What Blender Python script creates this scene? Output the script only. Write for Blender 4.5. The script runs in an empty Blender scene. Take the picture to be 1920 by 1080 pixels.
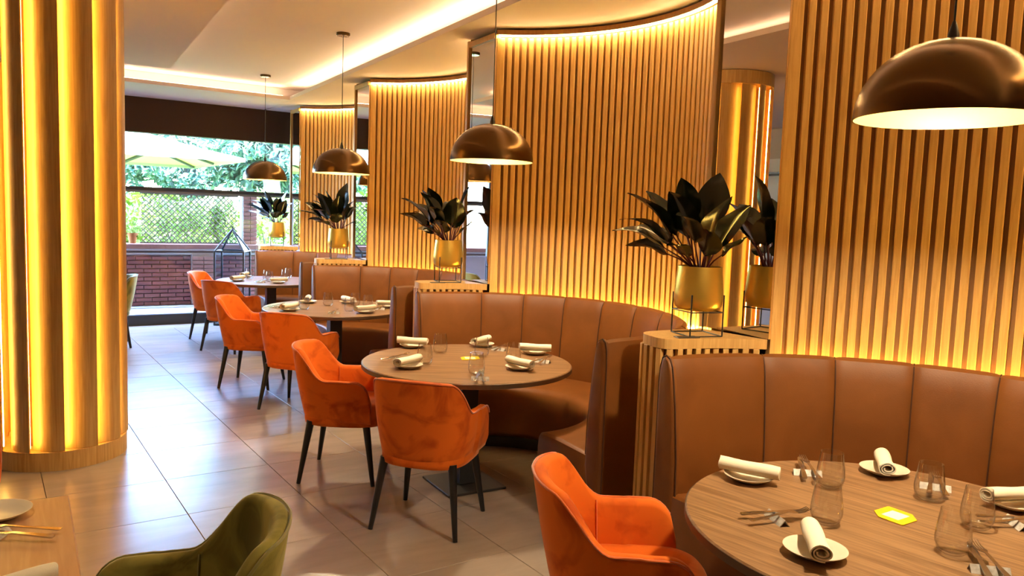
import bpy, bmesh, math, random
from mathutils import Vector, Matrix
PI = math.pi
R = math.radians
sc = bpy.context.scene
C = sc.collection

# ------------------------------------------------------------------ camera
EYE = 1.63
YAW, PITCH, ROLL = R(30.194), R(5.30), R(2.025)
fw = Vector((math.sin(YAW)*math.cos(PITCH), math.cos(YAW)*math.cos(PITCH), -math.sin(PITCH)))
rt = Vector((math.cos(YAW), -math.sin(YAW), 0)); up = rt.cross(fw)
rt2 = rt*math.cos(ROLL) + up*math.sin(ROLL); up2 = up*math.cos(ROLL) - rt*math.sin(ROLL)
cd = bpy.data.cameras.new('camera'); cam = bpy.data.objects.new('camera', cd); C.objects.link(cam)
cd.sensor_width = 36; cd.lens = 1463/1920*36; cd.clip_start = .05; cd.clip_end = 300
cam.matrix_world = Matrix(((rt2.x, up2.x, -fw.x, 0), (rt2.y, up2.y, -fw.y, 0), (rt2.z, up2.z, -fw.z, EYE), (0, 0, 0, 1)))
sc.camera = cam

# ------------------------------------------------------------------ world, sun, exposure
SKY_STRENGTH, SUN_STRENGTH = 11.0, 80.0
COVE_E, SLAB_E, WALL_TOP_E, WALL_LOW_E, COLUMN_E, BULB_W = 68, 26, 110, 260, 72, 135
w = bpy.data.worlds.new('world'); sc.world = w; w.use_nodes = True
nt = w.node_tree; bg = nt.nodes['Background']
sky = nt.nodes.new('ShaderNodeTexSky'); sky.sky_type = 'NISHITA'; sky.sun_disc = False
sky.sun_elevation = R(48); sky.sun_rotation = R(60); sky.air_density = 1.0; sky.dust_density = 0.6
tint = nt.nodes.new('ShaderNodeMix'); tint.data_type = 'RGBA'; tint.blend_type = 'MULTIPLY'; tint.inputs[0].default_value = 1
tint.inputs[7].default_value = (.78, .90, 1.10, 1)      # tungsten white balance: daylight reads cool
nt.links.new(sky.outputs[0], tint.inputs[6]); nt.links.new(tint.outputs[2], bg.inputs[0]); bg.inputs[1].default_value = SKY_STRENGTH
sd = bpy.data.lights.new('sun', 'SUN'); sd.energy = SUN_STRENGTH; sd.angle = R(1.0); sd.color = (.93, .97, 1.0)
so = bpy.data.objects.new('sun', sd); C.objects.link(so)
so.rotation_euler = (R(44), 0, R(-35))
vs = sc.view_settings
vs.view_transform = 'Standard'; vs.look = 'None'; vs.exposure = 0.0; vs.gamma = 1.0; vs.use_curve_mapping = False
cy = sc.cycles
cy.max_bounces = 9; cy.diffuse_bounces = 5; cy.glossy_bounces = 5; cy.transparent_max_bounces = 24
cy.sample_clamp_indirect = 6.0; cy.blur_glossy = 0.5; cy.caustics_reflective = False; cy.caustics_refractive = False

# ------------------------------------------------------------------ materials
def lin(r, g, b):
    f = lambda c: (c/255/12.92) if c/255 <= .04045 else ((c/255+.055)/1.055)**2.4
    return (f(r), f(g), f(b), 1)
def newmat(name):
    m = bpy.data.materials.new(name); m.use_nodes = True
    n = m.node_tree.nodes; return m, n, m.node_tree.links, n['Principled BSDF']
def plain(name, col, rough=.5, metal=0, spec=.5, bump=0, bscale=200, **kw):
    m, n, l, b = newmat(name)
    b.inputs['Base Color'].default_value = col; b.inputs['Roughness'].default_value = rough
    b.inputs['Metallic'].default_value = metal; b.inputs['Specular IOR Level'].default_value = spec
    for k, v in kw.items(): b.inputs[k.replace('_', ' ')].default_value = v
    if bump:
        tc = n.new('ShaderNodeTexCoord'); t = n.new('ShaderNodeTexNoise'); t.inputs['Scale'].default_value = bscale
        bp = n.new('ShaderNodeBump'); bp.inputs['Strength'].default_value = bump; bp.inputs['Distance'].default_value = .002
        l.new(tc.outputs['Object'], t.inputs['Vector']); l.new(t.outputs[0], bp.inputs['Height']); l.new(bp.outputs[0], b.inputs['Normal'])
    return m
def mottled(name, c1, c2, scale=5, rough=.5, detail=4, distort=0, lo=.35, hi=.65, sheen=0, spec=.5, bump=0, bscale=300, stretch=(1, 1, 1), metal=0, sheen_tint=None):
    m, n, l, b = newmat(name)
    tc = n.new('ShaderNodeTexCoord'); oi = n.new('ShaderNodeObjectInfo'); mp = n.new('ShaderNodeMapping')
    mul = n.new('ShaderNodeMath'); mul.operation = 'MULTIPLY'; mul.inputs[1].default_value = 37.0
    l.new(oi.outputs['Random'], mul.inputs[0]); l.new(mul.outputs[0], mp.inputs['Location'])
    mp.inputs['Scale'].default_value = stretch
    t = n.new('ShaderNodeTexNoise'); t.inputs['Scale'].default_value = scale; t.inputs['Detail'].default_value = detail
    t.inputs['Distortion'].default_value = distort
    r = n.new('ShaderNodeValToRGB'); r.color_ramp.elements[0].position = lo; r.color_ramp.elements[1].position = hi
    r.color_ramp.elements[0].color = c1; r.color_ramp.elements[1].color = c2
    l.new(tc.outputs['Object'], mp.inputs['Vector']); l.new(mp.outputs[0], t.inputs['Vector']); l.new(t.outputs[0], r.inputs[0])
    l.new(r.outputs[0], b.inputs['Base Color'])
    b.inputs['Roughness'].default_value = rough; b.inputs['Specular IOR Level'].default_value = spec; b.inputs['Metallic'].default_value = metal
    b.inputs['Sheen Weight'].default_value = sheen
    if sheen_tint: b.inputs['Sheen Tint'].default_value = sheen_tint
    b.inputs['Sheen Roughness'].default_value = .35
    if bump:
        t2 = n.new('ShaderNodeTexNoise'); t2.inputs['Scale'].default_value = bscale
        bp = n.new('ShaderNodeBump'); bp.inputs['Strength'].default_value = bump; bp.inputs['Distance'].default_value = .002
        l.new(tc.outputs['Object'], t2.inputs['Vector']); l.new(t2.outputs[0], bp.inputs['Height']); l.new(bp.outputs[0], b.inputs['Normal'])
    return m
def emit(name, col, strength):
    m, n, l, b = newmat(name); n.remove(b)
    e = n.new('ShaderNodeEmission'); e.inputs[0].default_value = col; e.inputs[1].default_value = strength
    l.new(e.outputs[0], n['Material Output'].inputs[0]); return m
def glassy(name, tint=(1, 1, 1, 1), ior=1.5, boost=1.0, base=.035, refract=False, rough=.02):
    m, n, l, b = newmat(name); n.remove(b)
    tr = n.new('ShaderNodeBsdfTransparent'); tr.inputs[0].default_value = tint
    gl = n.new('ShaderNodeBsdfGlass' if refract else 'ShaderNodeBsdfGlossy'); gl.inputs['Roughness'].default_value = .0 if refract else rough
    if refract: gl.inputs['IOR'].default_value = ior
    lw = n.new('ShaderNodeLayerWeight'); lw.inputs[0].default_value = .5
    pw = n.new('ShaderNodeMath'); pw.operation = 'POWER'; pw.inputs[1].default_value = 3.2
    mu = n.new('ShaderNodeMath'); mu.operation = 'MULTIPLY_ADD'; mu.use_clamp = True; mu.inputs[1].default_value = boost; mu.inputs[2].default_value = base
    mx = n.new('ShaderNodeMixShader'); l.new(lw.outputs['Facing'], pw.inputs[0]); l.new(pw.outputs[0], mu.inputs[0]); l.new(mu.outputs[0], mx.inputs[0])
    l.new(tr.outputs[0], mx.inputs[1]); l.new(gl.outputs[0], mx.inputs[2]); l.new(mx.outputs[0], n['Material Output'].inputs[0])
    return m
M = {}
M['oak'] = mottled('oak', (.53, .295, .085, 1), (.69, .425, .15, 1), 9, .45, 6, 1.2, .3, .7, stretch=(6, 6, .35), bump=.15, bscale=120)
M['oak_flute'] = mottled('oak_flute', (.48, .27, .075, 1), (.66, .42, .15, 1), 7, .42, 6, 1.5, .3, .7, stretch=(7, 7, .3), bump=.1, bscale=120)
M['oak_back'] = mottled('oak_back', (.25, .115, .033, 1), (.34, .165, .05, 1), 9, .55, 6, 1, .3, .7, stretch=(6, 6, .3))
M['leather'] = mottled('leather', (.140, .046, .0078, 1), (.205, .072, .0145, 1), 3.5, .48, 8, .6, .3, .72, spec=.35, bump=.25, bscale=260)
M['seam'] = plain('seam', (.055, .017, .005, 1), .7)
M['velvet'] = mottled('velvet', (.44, .066, .006, 1), (.68, .138, .012, 1), 4.5, .75, 4, 1.6, .30, .50, sheen=.5, spec=.15, sheen_tint=(1, .55, .3, 1))
M['velvet_pipe'] = plain('velvet_pipe', (.66, .12, .01, 1), .7, spec=.2, Sheen_Weight=.8)
M['olive'] = mottled('olive', (.075, .064, .010, 1), (.23, .20, .045, 1), 5, .72, 5, 1.5, .32, .55, sheen=.6, spec=.15, sheen_tint=(.9, .9, .5, 1))
M['olive_pipe'] = plain('olive_pipe', (.17, .15, .03, 1), .7, spec=.2, Sheen_Weight=.8)
M['black'] = plain('black', (.008, .008, .009, 1), .38)
M['black_plate'] = plain('black_plate', (.022, .022, .024, 1), .45)
M['tile'] = mottled('tile', (.285, .235, .20, 1), (.35, .29, .25, 1), 2.2, .27, 8, .5, .3, .7, spec=.55, bump=.12, bscale=25, stretch=(1, 4, 1))
M['grout'] = plain('grout', (.17, .14, .115, 1), .8)
M['paint'] = plain('paint', (.72, .60, .56, 1), .9, spec=.1)
M['valance'] = plain('valance', (.045, .022, .012, 1), .75, spec=.2)
M['wall'] = plain('wall', (.50, .42, .34, 1), .85, spec=.2)
M['walltop'] = mottled('table_wood', (.155, .083, .038, 1), (.32, .188, .095, 1), 5, .34, 8, 1.2, .34, .66, stretch=(.5, 9, 1), spec=.5)
M['walltop2'] = mottled('table_wood_light', (.42, .235, .125, 1), (.52, .31, .175, 1), 5, .38, 7, 1.0, .3, .72, stretch=(10, .6, 1), spec=.5)
M['edge'] = plain('edge', (.085, .043, .02, 1), .5)
M['bronze'] = plain('bronze', (.135, .078, .032, 1), .24, metal=1, Anisotropic=.6)
M['gold_in'] = plain('gold_in', (.20, .125, .032, 1), .5, metal=.4)
M['brass'] = plain('brass', (.86, .56, .10, 1), .32, metal=.8, Anisotropic=.5)
M['soil'] = plain('soil', (.02, .012, .008, 1), .95)
M['leaf'] = mottled('leaf', (.004, .009, .005, 1), (.012, .022, .009, 1), 9, .20, 4, 1, .3, .7, spec=.55)
M['stem'] = plain('stem', (.10, .012, .018, 1), .4)
M['ceramic'] = plain('ceramic', (.74, .67, .54, 1), .3)
M['plate_rim'] = plain('plate_rim', (.10, .085, .07, 1), .4)
M['napkin'] = plain('napkin', (.86, .80, .64, 1), .9, spec=.1, bump=.3, bscale=600)
M['steel'] = plain('steel', (.62, .59, .55, 1), .22, metal=1)
M['rest'] = mottled('rest', (.38, .36, .33, 1), (.62, .60, .57, 1), 60, .45, 3, 0, .35, .65)
M['glass'] = glassy('glass', (.98, .98, .975, 1), 1.45, .95, .06, False, .025)
M['window_glass'] = glassy('window_glass', (.93, .97, .98, 1), 1.45, .3)
M['lantern_glass'] = glassy('lantern_glass', (.80, .88, .96, 1), 1.5, .15, .02)
M['mirror'] = plain('mirror', (.90, .90, .89, 1), .0, metal=1)
M['yellow'] = plain('yellow', (.85, .56, .01, 1), .45)
M['white_print'] = plain('white_print', (.85, .83, .78, 1), .5)
M['frame_black'] = plain('frame_black', (.03, .035, .045, 1), .4)
M['frame_grey'] = plain('frame_grey', (.22, .24, .28, 1), .4)
M['white_stone'] = plain('white_stone', (.66, .64, .66, 1), .7)
M['brick'] = mottled('brick', (.21, .075, .075, 1), (.33, .125, .11, 1), 3, .85, 5, 0, .3, .7, spec=.2)
M['brick_pale'] = mottled('brick_pale', (.30, .13, .105, 1), (.42, .21, .17, 1), 3, .85, 5, 0, .3, .7, spec=.2)
M['mortar'] = plain('mortar', (.55, .43, .41, 1), .9)
M['paving'] = plain('paving', (.55, .54, .58, 1), .85)
M['lattice'] = plain('lattice', (.12, .085, .06, 1), .8)
M['hedge'] = mottled('hedge', (.16, .30, .03, 1), (.42, .55, .08, 1), 3, .6, 3, 0, .35, .65)
M['tree'] = mottled('tree', (.07, .16, .11, 1), (.20, .34, .22, 1), 1.5, .6, 3, 0, .35, .65)
M['bark'] = mottled('bark', (.13, .12, .14, 1), (.22, .20, .23, 1), 8, .9, 4)
M['canvas'] = plain('canvas', (.24, .30, .25, 1), .8)
_n = M['canvas'].node_tree.nodes; _l = M['canvas'].node_tree.links
_t = _n.new('ShaderNodeBsdfTranslucent'); _t.inputs[0].default_value = (.045, .06, .006, 1)
_a = _n.new('ShaderNodeAddShader'); _l.new(_n['Principled BSDF'].outputs[0], _a.inputs[0]); _l.new(_t.outputs[0], _a.inputs[1]); _l.new(_a.outputs[0], _n['Material Output'].inputs[0])
M['terracotta'] = plain('terracotta', (.45, .17, .05, 1), .8)
M['lawn'] = mottled('lawn', (.16, .24, .05, 1), (.3, .36, .1, 1), 6, .9, 4)
M['bottle_glass'] = plain('bottle_glass', (.03, .05, .03, 1), .1)
M['shelf_back'] = plain('shelf_back', (.75, .72, .68, 1), .7)
AMBER = (1.0, .66, .13, 1); WARM = (1.0, .78, .46, 1)
M['led_cove'] = emit('led_cove', WARM, COVE_E)
M['led_slab'] = emit('led_slab', WARM, SLAB_E)
M['led_top'] = emit('led_top', (1, .70, .30, 1), WALL_TOP_E)
M['led_low'] = emit('led_low', AMBER, WALL_LOW_E)
M['led_column'] = emit('led_column', (1.0, .55, .10, 1), COLUMN_E)
M['bulb'] = emit('bulb', (1, .78, .42, 1), 60)

# ------------------------------------------------------------------ mesh helpers
class MB:
    def __init__(s): s.v = []; s.f = []
    def add(s, v, f):
        o = len(s.v); s.v += [tuple(p) for p in v]; s.f += [tuple(i+o for i in q) for q in f]; return s
    def box(s, x0, x1, y0, y1, z0, z1, T=None):
        v = [Vector(p) for p in ((x0,y0,z0),(x1,y0,z0),(x1,y1,z0),(x0,y1,z0),(x0,y0,z1),(x1,y0,z1),(x1,y1,z1),(x0,y1,z1))]
        if T is not None: v = [T @ p for p in v]
        return s.add(v, [(0,3,2,1),(4,5,6,7),(0,1,5,4),(1,2,6,5),(2,3,7,6),(3,0,4,7)])
    def rbox(s, x0, x1, y0, y1, z0, z1, b=.005, seg=1, T=None):
        bm = bmesh.new(); bmesh.ops.create_cube(bm, size=1)
        for p in bm.verts: p.co = Vector(((x0+x1)/2+p.co.x*(x1-x0), (y0+y1)/2+p.co.y*(y1-y0), (z0+z1)/2+p.co.z*(z1-z0)))
        bmesh.ops.bevel(bm, geom=bm.edges[:], offset=b, segments=seg, affect='EDGES', profile=.5)
        return s.bm(bm, T)
    def bm(s, bm, T=None):
        bm.verts.index_update()
        s.add([(T @ p.co if T is not None else p.co) for p in bm.verts], [[q.index for q in f.verts] for f in bm.faces]); bm.free(); return s
    def prism(s, poly, z0, z1):
        n = len(poly)
        v = [(x, y, z0) for x, y in poly] + [(x, y, z1) for x, y in poly]
        return s.add(v, [tuple(range(n))[::-1], tuple(range(n, 2*n))] + [(i, (i+1) % n, n+(i+1) % n, n+i) for i in range(n)])
    def loft(s, loops, closed=True, cap0=True, cap1=True):
        n = len(loops[0]); v = [p for L in loops for p in L]; f = []
        for i in range(len(loops)-1):
            for j in range(n if closed else n-1):
                k = (j+1) % n; f.append((i*n+j, i*n+k, (i+1)*n+k, (i+1)*n+j))
        if cap0: f.append(tuple(range(n))[::-1])
        if cap1: f.append(tuple(range((len(loops)-1)*n, len(loops)*n)))
        return s.add(v, f)
    def lathe(s, prof, n=24, cx=0, cy=0, cap0=True, cap1=True):
        return s.loft([[(cx+r*math.cos(2*PI*k/n), cy+r*math.sin(2*PI*k/n), z) for k in range(n)] for r, z in prof], True, cap0, cap1)
    def sweep(s, prof, a0, a1, n, fn=None, cap=True):
        "closed (r,z) profile swept about z; fn(u,r,z)->(r,z) changes it along the way"
        L = []
        for i in range(n+1):
            u = i/n; a = a0+(a1-a0)*u
            L.append([((fn(u, r, z) if fn else (r, z))[0]*math.cos(a), (fn(u, r, z) if fn else (r, z))[0]*math.sin(a), (fn(u, r, z) if fn else (r, z))[1]) for r, z in prof])
        return s.loft(L, True, cap, cap)
    def tube(s, path, r, n=8, cap=True):
        path = [Vector(p) for p in path]; L = []; rr = r if isinstance(r, (list, tuple)) else [r]*len(path); ref = None
        for i, p in enumerate(path):
            d = (path[min(i+1, len(path)-1)]-path[max(i-1, 0)]).normalized()
            if ref is None: ref = Vector((0, 0, 1)) if abs(d.z) < .9 else Vector((1, 0, 0))
            a = d.cross(ref).normalized(); b = a.cross(d); ref = b
            L.append([tuple(p+(a*math.cos(2*PI*k/n)+b*math.sin(2*PI*k/n))*rr[i]) for k in range(n)])
        return s.loft(L, True, cap, cap)
    def mesh(s, name, mat, smooth=35, normals=True):
        me = bpy.data.meshes.new(name); me.from_pydata(s.v, [], s.f)
        if normals:
            bm = bmesh.new(); bm.from_mesh(me); bmesh.ops.recalc_face_normals(bm, faces=bm.faces[:]); bm.to_mesh(me); bm.free()
        if smooth:
            me.polygons.foreach_set('use_smooth', [True]*len(me.polygons)); me.set_sharp_from_angle(angle=R(smooth))
        me.materials.append(M[mat]); return me
    def build(s, name, mat, parent=None, smooth=35, normals=True):
        return inst(name, s.mesh(name, mat, smooth, normals), parent)
def inst(name, me, parent=None, loc=(0, 0, 0), rot=(0, 0, 0)):
    o = bpy.data.objects.new(name, me); C.objects.link(o); o.parent = parent; o.location = loc; o.rotation_euler = rot; return o
def tag(o, label, cat=None, group=None, kind=None):
    o['label'] = label
    if cat: o['category'] = cat
    if group: o['group'] = group
    if kind: o['kind'] = kind
    return o
def thing(name, label, cat, loc=(0, 0, 0), rz=0, group=None, kind=None):
    o = bpy.data.objects.new(name, None); C.objects.link(o); o.location = loc; o.rotation_euler = (0, 0, rz)
    o.empty_display_size = .1
    return tag(o, label, cat, group, kind)
def struct(o, label=None):
    o['kind'] = 'structure'
    if label: o['label'] = label
    return o
def copy_tree(o, parent=None):
    c = o.copy(); C.objects.link(c); c.parent = parent
    for ch in list(o.children): copy_tree(ch, c)
    return c
def sstep(t): t = max(0, min(1, t)); return t*t*(3-2*t)

# ------------------------------------------------------------------ layout constants (Y runs along the booth row)
A = R(4.2)                                    # the window wall and floor tiles stand 4.2 degrees to the booth row
Y0 = [1.41+2.72*i for i in range(4)]          # booth centres
BX = 2.28                                     # centre of the benches' curve
TABLES = [(2.154, 1.357), (2.103, 4.114), (2.131, 6.818), (2.195, 9.56)]
PENDANTS = [(2.21, 1.353), (2.255, 4.175), (2.18, 6.84), (2.12, 9.56), (-.36, 2.2)]  # last one is added out of frame to brighten the square table
BOOTH = ['the fourth booth from the window', 'the third booth from the window', 'the second booth from the window', 'the booth beside the window']
WIN = 11.38                                   # distance of the window plane in its own turned frame
def turned(s, wd, z=0):
    return (s*math.cos(A)-wd*math.sin(A), s*math.sin(A)+wd*math.cos(A), z)
SOFF, COFF = 3.0, 3.17

# ------------------------------------------------------------------ room shell
fl = struct(MB().box(-3.5, 4.1, -2.7, 11.75, -.08, -.012).build('floor', 'grout', smooth=0), 'floor of large square beige stone tiles with thin grout lines')
T = .607
tile = MB().rbox(-T/2+.0015, T/2-.0015, -T/2+.0015, T/2-.0015, -.014, 0, .0015).mesh('tile', 'tile', 0)
for i in range(-8, 9):
    for j in range(-10, 16):
        s = .877+T*(i+.5); q = 3.02+T*(j+.5)
        p = turned(s, q)
        if -3.35 < p[0] < 3.95 and -2.6 < p[1] and q < WIN-.25:
            inst('tile', tile, fl, p, (0, 0, A))
struct(MB().box(4.0, 4.15, -2.7, 12.1, -.08, 3.4).build('wall_right', 'wall', smooth=0))
struct(MB().box(-3.65, -3.5, -2.7, 11.6, -.08, 3.4).build('wall_left', 'wall', smooth=0))
struct(MB().box(-3.65, 4.15, -2.85, -2.7, -.08, 3.4).build('wall_back', 'wall', smooth=0))
struct(MB().box(-3.65, 4.15, -2.85, 12.2, COFF, COFF+.2).build('ceiling', 'paint', smooth=0))
# dropped soffits round the coffer
LIP = 2.575
struct(MB().box(LIP, 4.05, -2.75, 12.0, SOFF, SOFF+.045).build('ceiling_soffit', 'paint', smooth=0))
struct(MB().box(2.86, 2.9, -2.75, 10.5, SOFF+.045, COFF).build('trim_1', 'paint', smooth=0))
TW = Matrix.Rotation(A, 4, 'Z')
FARLIP = 10.02
struct(MB().box(-4, 2.62+.76, FARLIP, WIN+.2, SOFF+.0008, SOFF+.045, TW).build('ceiling_soffit', 'paint', smooth=0))
struct(MB().box(-4, 3.6, FARLIP+.28, FARLIP+.32, SOFF+.045, COFF, TW).build('trim_2', 'paint', smooth=0))
slab = struct(MB().box(-3.5, 1.04, -2.7, 9.15, 3.05, 3.095).build('ceiling_panel', 'paint', smooth=0), 'dropped ceiling panel above the aisle')
MB().box(LIP+.075, LIP+.09, -2.6, 10.1, SOFF+.046, SOFF+.056).build('light_strip', 'led_cove', bpy.data.objects['ceiling_soffit'], 0)
MB().box(-3, 3.25, FARLIP+.075, FARLIP+.09, SOFF+.046, SOFF+.056, TW).build('light_strip', 'led_cove', bpy.data.objects['ceiling_soffit.001'], 0)
MB().box(.88, .895, -2.6, 8.9, 3.096, 3.106).build('light_strip', 'led_slab', slab, 0)
MB().box(-3.3, .85, 8.95, 8.965, 3.096, 3.106).build('light_strip', 'led_slab', slab, 0)

# ------------------------------------------------------------------ window wall and what lies outside (built in the turned frame)
struct(MB().box(-4, 5.2, WIN-.05, WIN+.12, 2.55, 3.3, TW).build('wall_front', 'valance', smooth=0), 'dark brown valance above the wide window')
struct(MB().box(-4, .42, WIN-.02, WIN+.12, -.05, 2.6, TW).build('wall_front', 'valance', smooth=0))
struct(MB().box(4.4, 5.2, WIN-.02, WIN+.12, -.05, 2.6, TW).build('wall_front', 'valance', smooth=0))
struct(MB().box(.42, 4.4, WIN-.04, WIN+.06, -.05, .125, TW).build('baseboard_front', 'frame_black', smooth=0), 'low dark base under the window')
win = struct(thing('window_1', 'wide window across the end of the room', None))
win.rotation_euler = (0, 0, A)
MB().rbox(.42, 4.4, WIN-.03, WIN+.03, 1.795, 1.84, .004).build('transom', 'frame_black', win, 0)
MB().rbox(.42, 4.4, WIN-.015, WIN+.03, 1.765, 1.795, .003).build('transom', 'frame_grey', win, 0)
for s in (.45, 4.37): MB().rbox(s-.03, s+.03, WIN-.03, WIN+.03, .125, 2.55, .004).build('mullion', 'frame_grey', win, 0)
MB().box(.48, 4.34, WIN+.006, WIN+.012, .125, 1.775).build('pane', 'window_glass', win, 0)
MB().box(.48, 4.34, WIN+.006, WIN+.012, 1.835, 2.55).build('pane', 'window_glass', win, 0)

struct(MB().box(-12, 18, WIN+.06, 40, -.3, .02, TW).build('ground', 'lawn', smooth=0))
struct(MB().box(-6, 12, WIN+.06, 12.6, .02, .12, TW).build('pavement', 'paving', smooth=0))
BW = 12.3
gw = thing('garden_wall', 'low red brick garden wall with pale stone ledges outside the window', 'wall', (0, 0, 0), A, kind='thing')
MB().box(-1.5, 6.5, BW+.03, BW+.2, .12, .97).build('core', 'mortar', gw, 0)
MB().box(2.60, 2.92, BW-.055, BW+.03, .12, .91).build('pier_core', 'mortar', gw, 0)
MB().rbox(-1.5, 6.5, BW-.09, BW+.24, .97, 1.04, .008).build('coping', 'brick_pale', gw, 0)
MB().rbox(-1.5, 6.5, BW-.07, BW+.03, .945, .97, .005).build('ledge', 'white_stone', gw, 0)
MB().rbox(-1.5, 2.60, BW-.05, BW+.03, .885, .91, .005).build('ledge', 'white_stone', gw, 0)
MB().rbox(2.92, 6.5, BW-.05, BW+.03, .885, .91, .005).build('ledge', 'white_stone', gw, 0)
MB().rbox(-1.5, 6.5, BW-.2, BW+.03, .10, .135, .005).build('plinth', 'white_stone', gw, 0)
bl, bh, pz = .205, .048, .0605
brick = MB().rbox(0, bl, 0, .05, 0, bh, .003).mesh('brick', 'brick', 0)
half = MB().rbox(0, bl/2-.006, 0, .05, 0, bh, .003).mesh('brick', 'brick', 0)
pal = MB().rbox(0, .15, 0, .05, 0, bh, .003).mesh('brick', 'brick_pale', 0)
rng = random.Random(4)
for k in range(12):
    z = .142+k*pz
    s = 2.592 - bl
    if k % 2: inst('brick', half, gw, (2.592-bl/2+.006, BW-.018+rng.uniform(-.003, .003), z)); s = 2.592-bl/2-bl-.005
    while s > 1.35:
        inst('brick', brick, gw, (s, BW-.018+rng.uniform(-.003, .003), z)); s -= bl+.011
    for q in (0, 1): inst('brick', pal, gw, (2.605+q*.158, BW-.10+rng.uniform(-.002, .002), z))
    s = 2.935
    while s < 3.9:
        inst('brick', brick, gw, (s+(.1 if k % 2 else 0), BW-.018, z)); s += bl+.011
bc = thing('brick_pillar', 'red brick pillar rising from the garden wall behind the lantern', 'pillar', (0, 0, 0), A, kind='thing')
MB().box(3.365, 3.565, BW+.01, BW+.2, 1.04, 1.80).build('core', 'mortar', bc, 0)
pbk = MB().rbox(0, .1, 0, .05, 0, bh, .003).mesh('brick', 'brick_pale', 0)
for k in range(12):
    for q in (0, 1): inst('brick', pbk, bc, (3.36+q*.108, BW-.015, 1.05+k*.062))
MB().rbox(3.335, 3.36, BW-.02, BW+.03, 1.04, 1.80, .004).build('edge_strip', 'white_stone', bc, 0)
MB().rbox(3.33, 3.60, BW-.03, BW+.23, 1.79, 1.84, .005).build('cap', 'white_stone', bc, 0)
lt = thing('lattice_fence', 'diagonal wooden lattice standing on the garden wall', 'fence', (0, 0, 0), A)
ls0, ls1, lz0, lz1, lw = 1.95, 3.30, 1.042, 1.76, BW+.14
for sg in (1, -1):
    c = ls0-(lz1-lz0)
    while c < ls1+(lz1-lz0):
        pts = []
        for z in (lz0, lz1):
            x = c+sg*(z-lz0)
            pts.append((x, z))
        (xa, za), (xb, zb) = pts
        def clip(x, z, x2, z2):
            if x < ls0: return (ls0, z+(ls0-x)/(x2-x)*(z2-z))
            if x > ls1: return (ls1, z+(ls1-x)/(x2-x)*(z2-z))
            return (x, z)
        if max(xa, xb) > ls0+.03 and min(xa, xb) < ls1-.03:
            p, q = clip(xa, za, xb, zb), clip(xb, zb, xa, za)
            MB().tube([(p[0], lw+.006*sg, p[1]), (q[0], lw+.006*sg, q[1])], .0065, 4).build('slat', 'lattice', lt, 0)
        c += .078
for (a, b, c_, d) in ((ls0-.02, ls1+.02, lz1, lz1+.02), (ls0-.02, ls1+.02, lz0, lz0+.015)): MB().box(a, b, lw-.015, lw+.015, c_, d).build('rail', 'lattice', lt, 0)

def leaf_cloud(name, mat, parent, c, rad, n, size, seed):
    g = random.Random(seed); m = MB()
    for k in range(n):
        d = Vector((g.gauss(0, 1), g.gauss(0, 1), g.gauss(0, 1))).normalized()*(.45+.55*g.random()**.6)
        lump = 1+.18*math.sin(5*d.x+seed)+.15*math.sin(6*d.z+2*seed)
        p = Vector((c[0]+d.x*rad[0]*lump, c[1]+d.y*rad[1]*lump, c[2]+d.z*rad[2]*lump))
        a = Vector((g.gauss(0, 1), g.gauss(0, 1), g.gauss(0, 1))).normalized(); b = a.orthogonal().normalized()
        q = size*g.uniform(.6, 1.4); e = a.cross(b)*q*.12
        m.add([p-a*q, p+b*q*.45+e, p+a*q, p-b*q*.45+e], [(0, 1, 2, 3)])
    o = m.build(name, mat, parent, 0, False); o['kind'] = 'stuff'; return o
def bush(name, label, s, wd, z, rad, n, size, seed, mat='hedge'):
    p = turned(s, wd, 0); o = thing(name, label, 'bush', (p[0], p[1], .1), A, 'shrubs outside the window')
    leaf_cloud('foliage', mat, o, (0, 0, z-.1), rad, n, size, seed)
    for k in range(5):
        a = k*1.3; MB().tube([(0, 0, -.1), (.1*math.cos(a)*rad[0], .1*math.sin(a), z*.5), (.5*math.cos(a)*rad[0], .4*math.sin(a)*rad[1], z)], [.02, .014, .006], 6).build('stem', 'bark', o)
    return o
bush('shrub', 'bright green shrub behind the garden wall beside the wooden column', 1.65, 13.0, 1.15, (.36, .3, .42), 900, .055, 3)
bush('shrub', 'yellow-green climbing shrub showing through the lattice', 2.65, 13.1, 1.25, (.85, .3, .50), 1900, .05, 5)
bush('shrub', 'bright green shrub between the lattice and the brick pillar', 3.23, 12.95, 1.35, (.22, .22, .40), 800, .05, 8)
bush('shrub', 'loose green shrub beyond the brick pillar under the window plant', 4.15, 13.6, 1.3, (.5, .4, .65), 1100, .07, 9)
def tree(label, s, wd, h, rad, seed, mat='tree', tr=.16, n=7000, size=.10, crown=True):
    p = turned(s, wd, 0); o = thing('tree', label, 'tree', (p[0], p[1], 0), A, 'trees in the garden')
    MB().tube([(0, 0, 0), (.05, 0, h*.4), (-.08, 0, h*.75), (0, 0, h)], [tr*1.2, tr, tr*.85, tr*.6], 12).build('trunk', 'bark', o)
    for k in range(3):
        a = k*2.1+seed; MB().tube([(0, 0, h*.62), (rad[0]*.4*math.cos(a), rad[1]*.4*math.sin(a), h*.9), (rad[0]*.7*math.cos(a), rad[1]*.7*math.sin(a), h*1.1)], [tr*.5, tr*.35, tr*.15], 8).build('branch', 'bark', o)
    leaf_cloud('crown', mat, o, (0, 0, h), rad, n, size, seed); return o
tree('dark-leaved tree with a thick trunk under the parasol edge', 2.55, 21.0, 3.3, (1.8, 1.4, 1.5), 1, tr=.3)
tree('blue-green tree filling the window between parasol and lamp', 4.3, 20.0, 3.0, (1.7, 1.2, 1.3), 2, tr=.14)
tree('tall tree with a pale trunk behind the small pendant lamp', 5.5, 17.8, 3.9, (1.5, 1.2, 1.5), 6, tr=.2)
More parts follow.
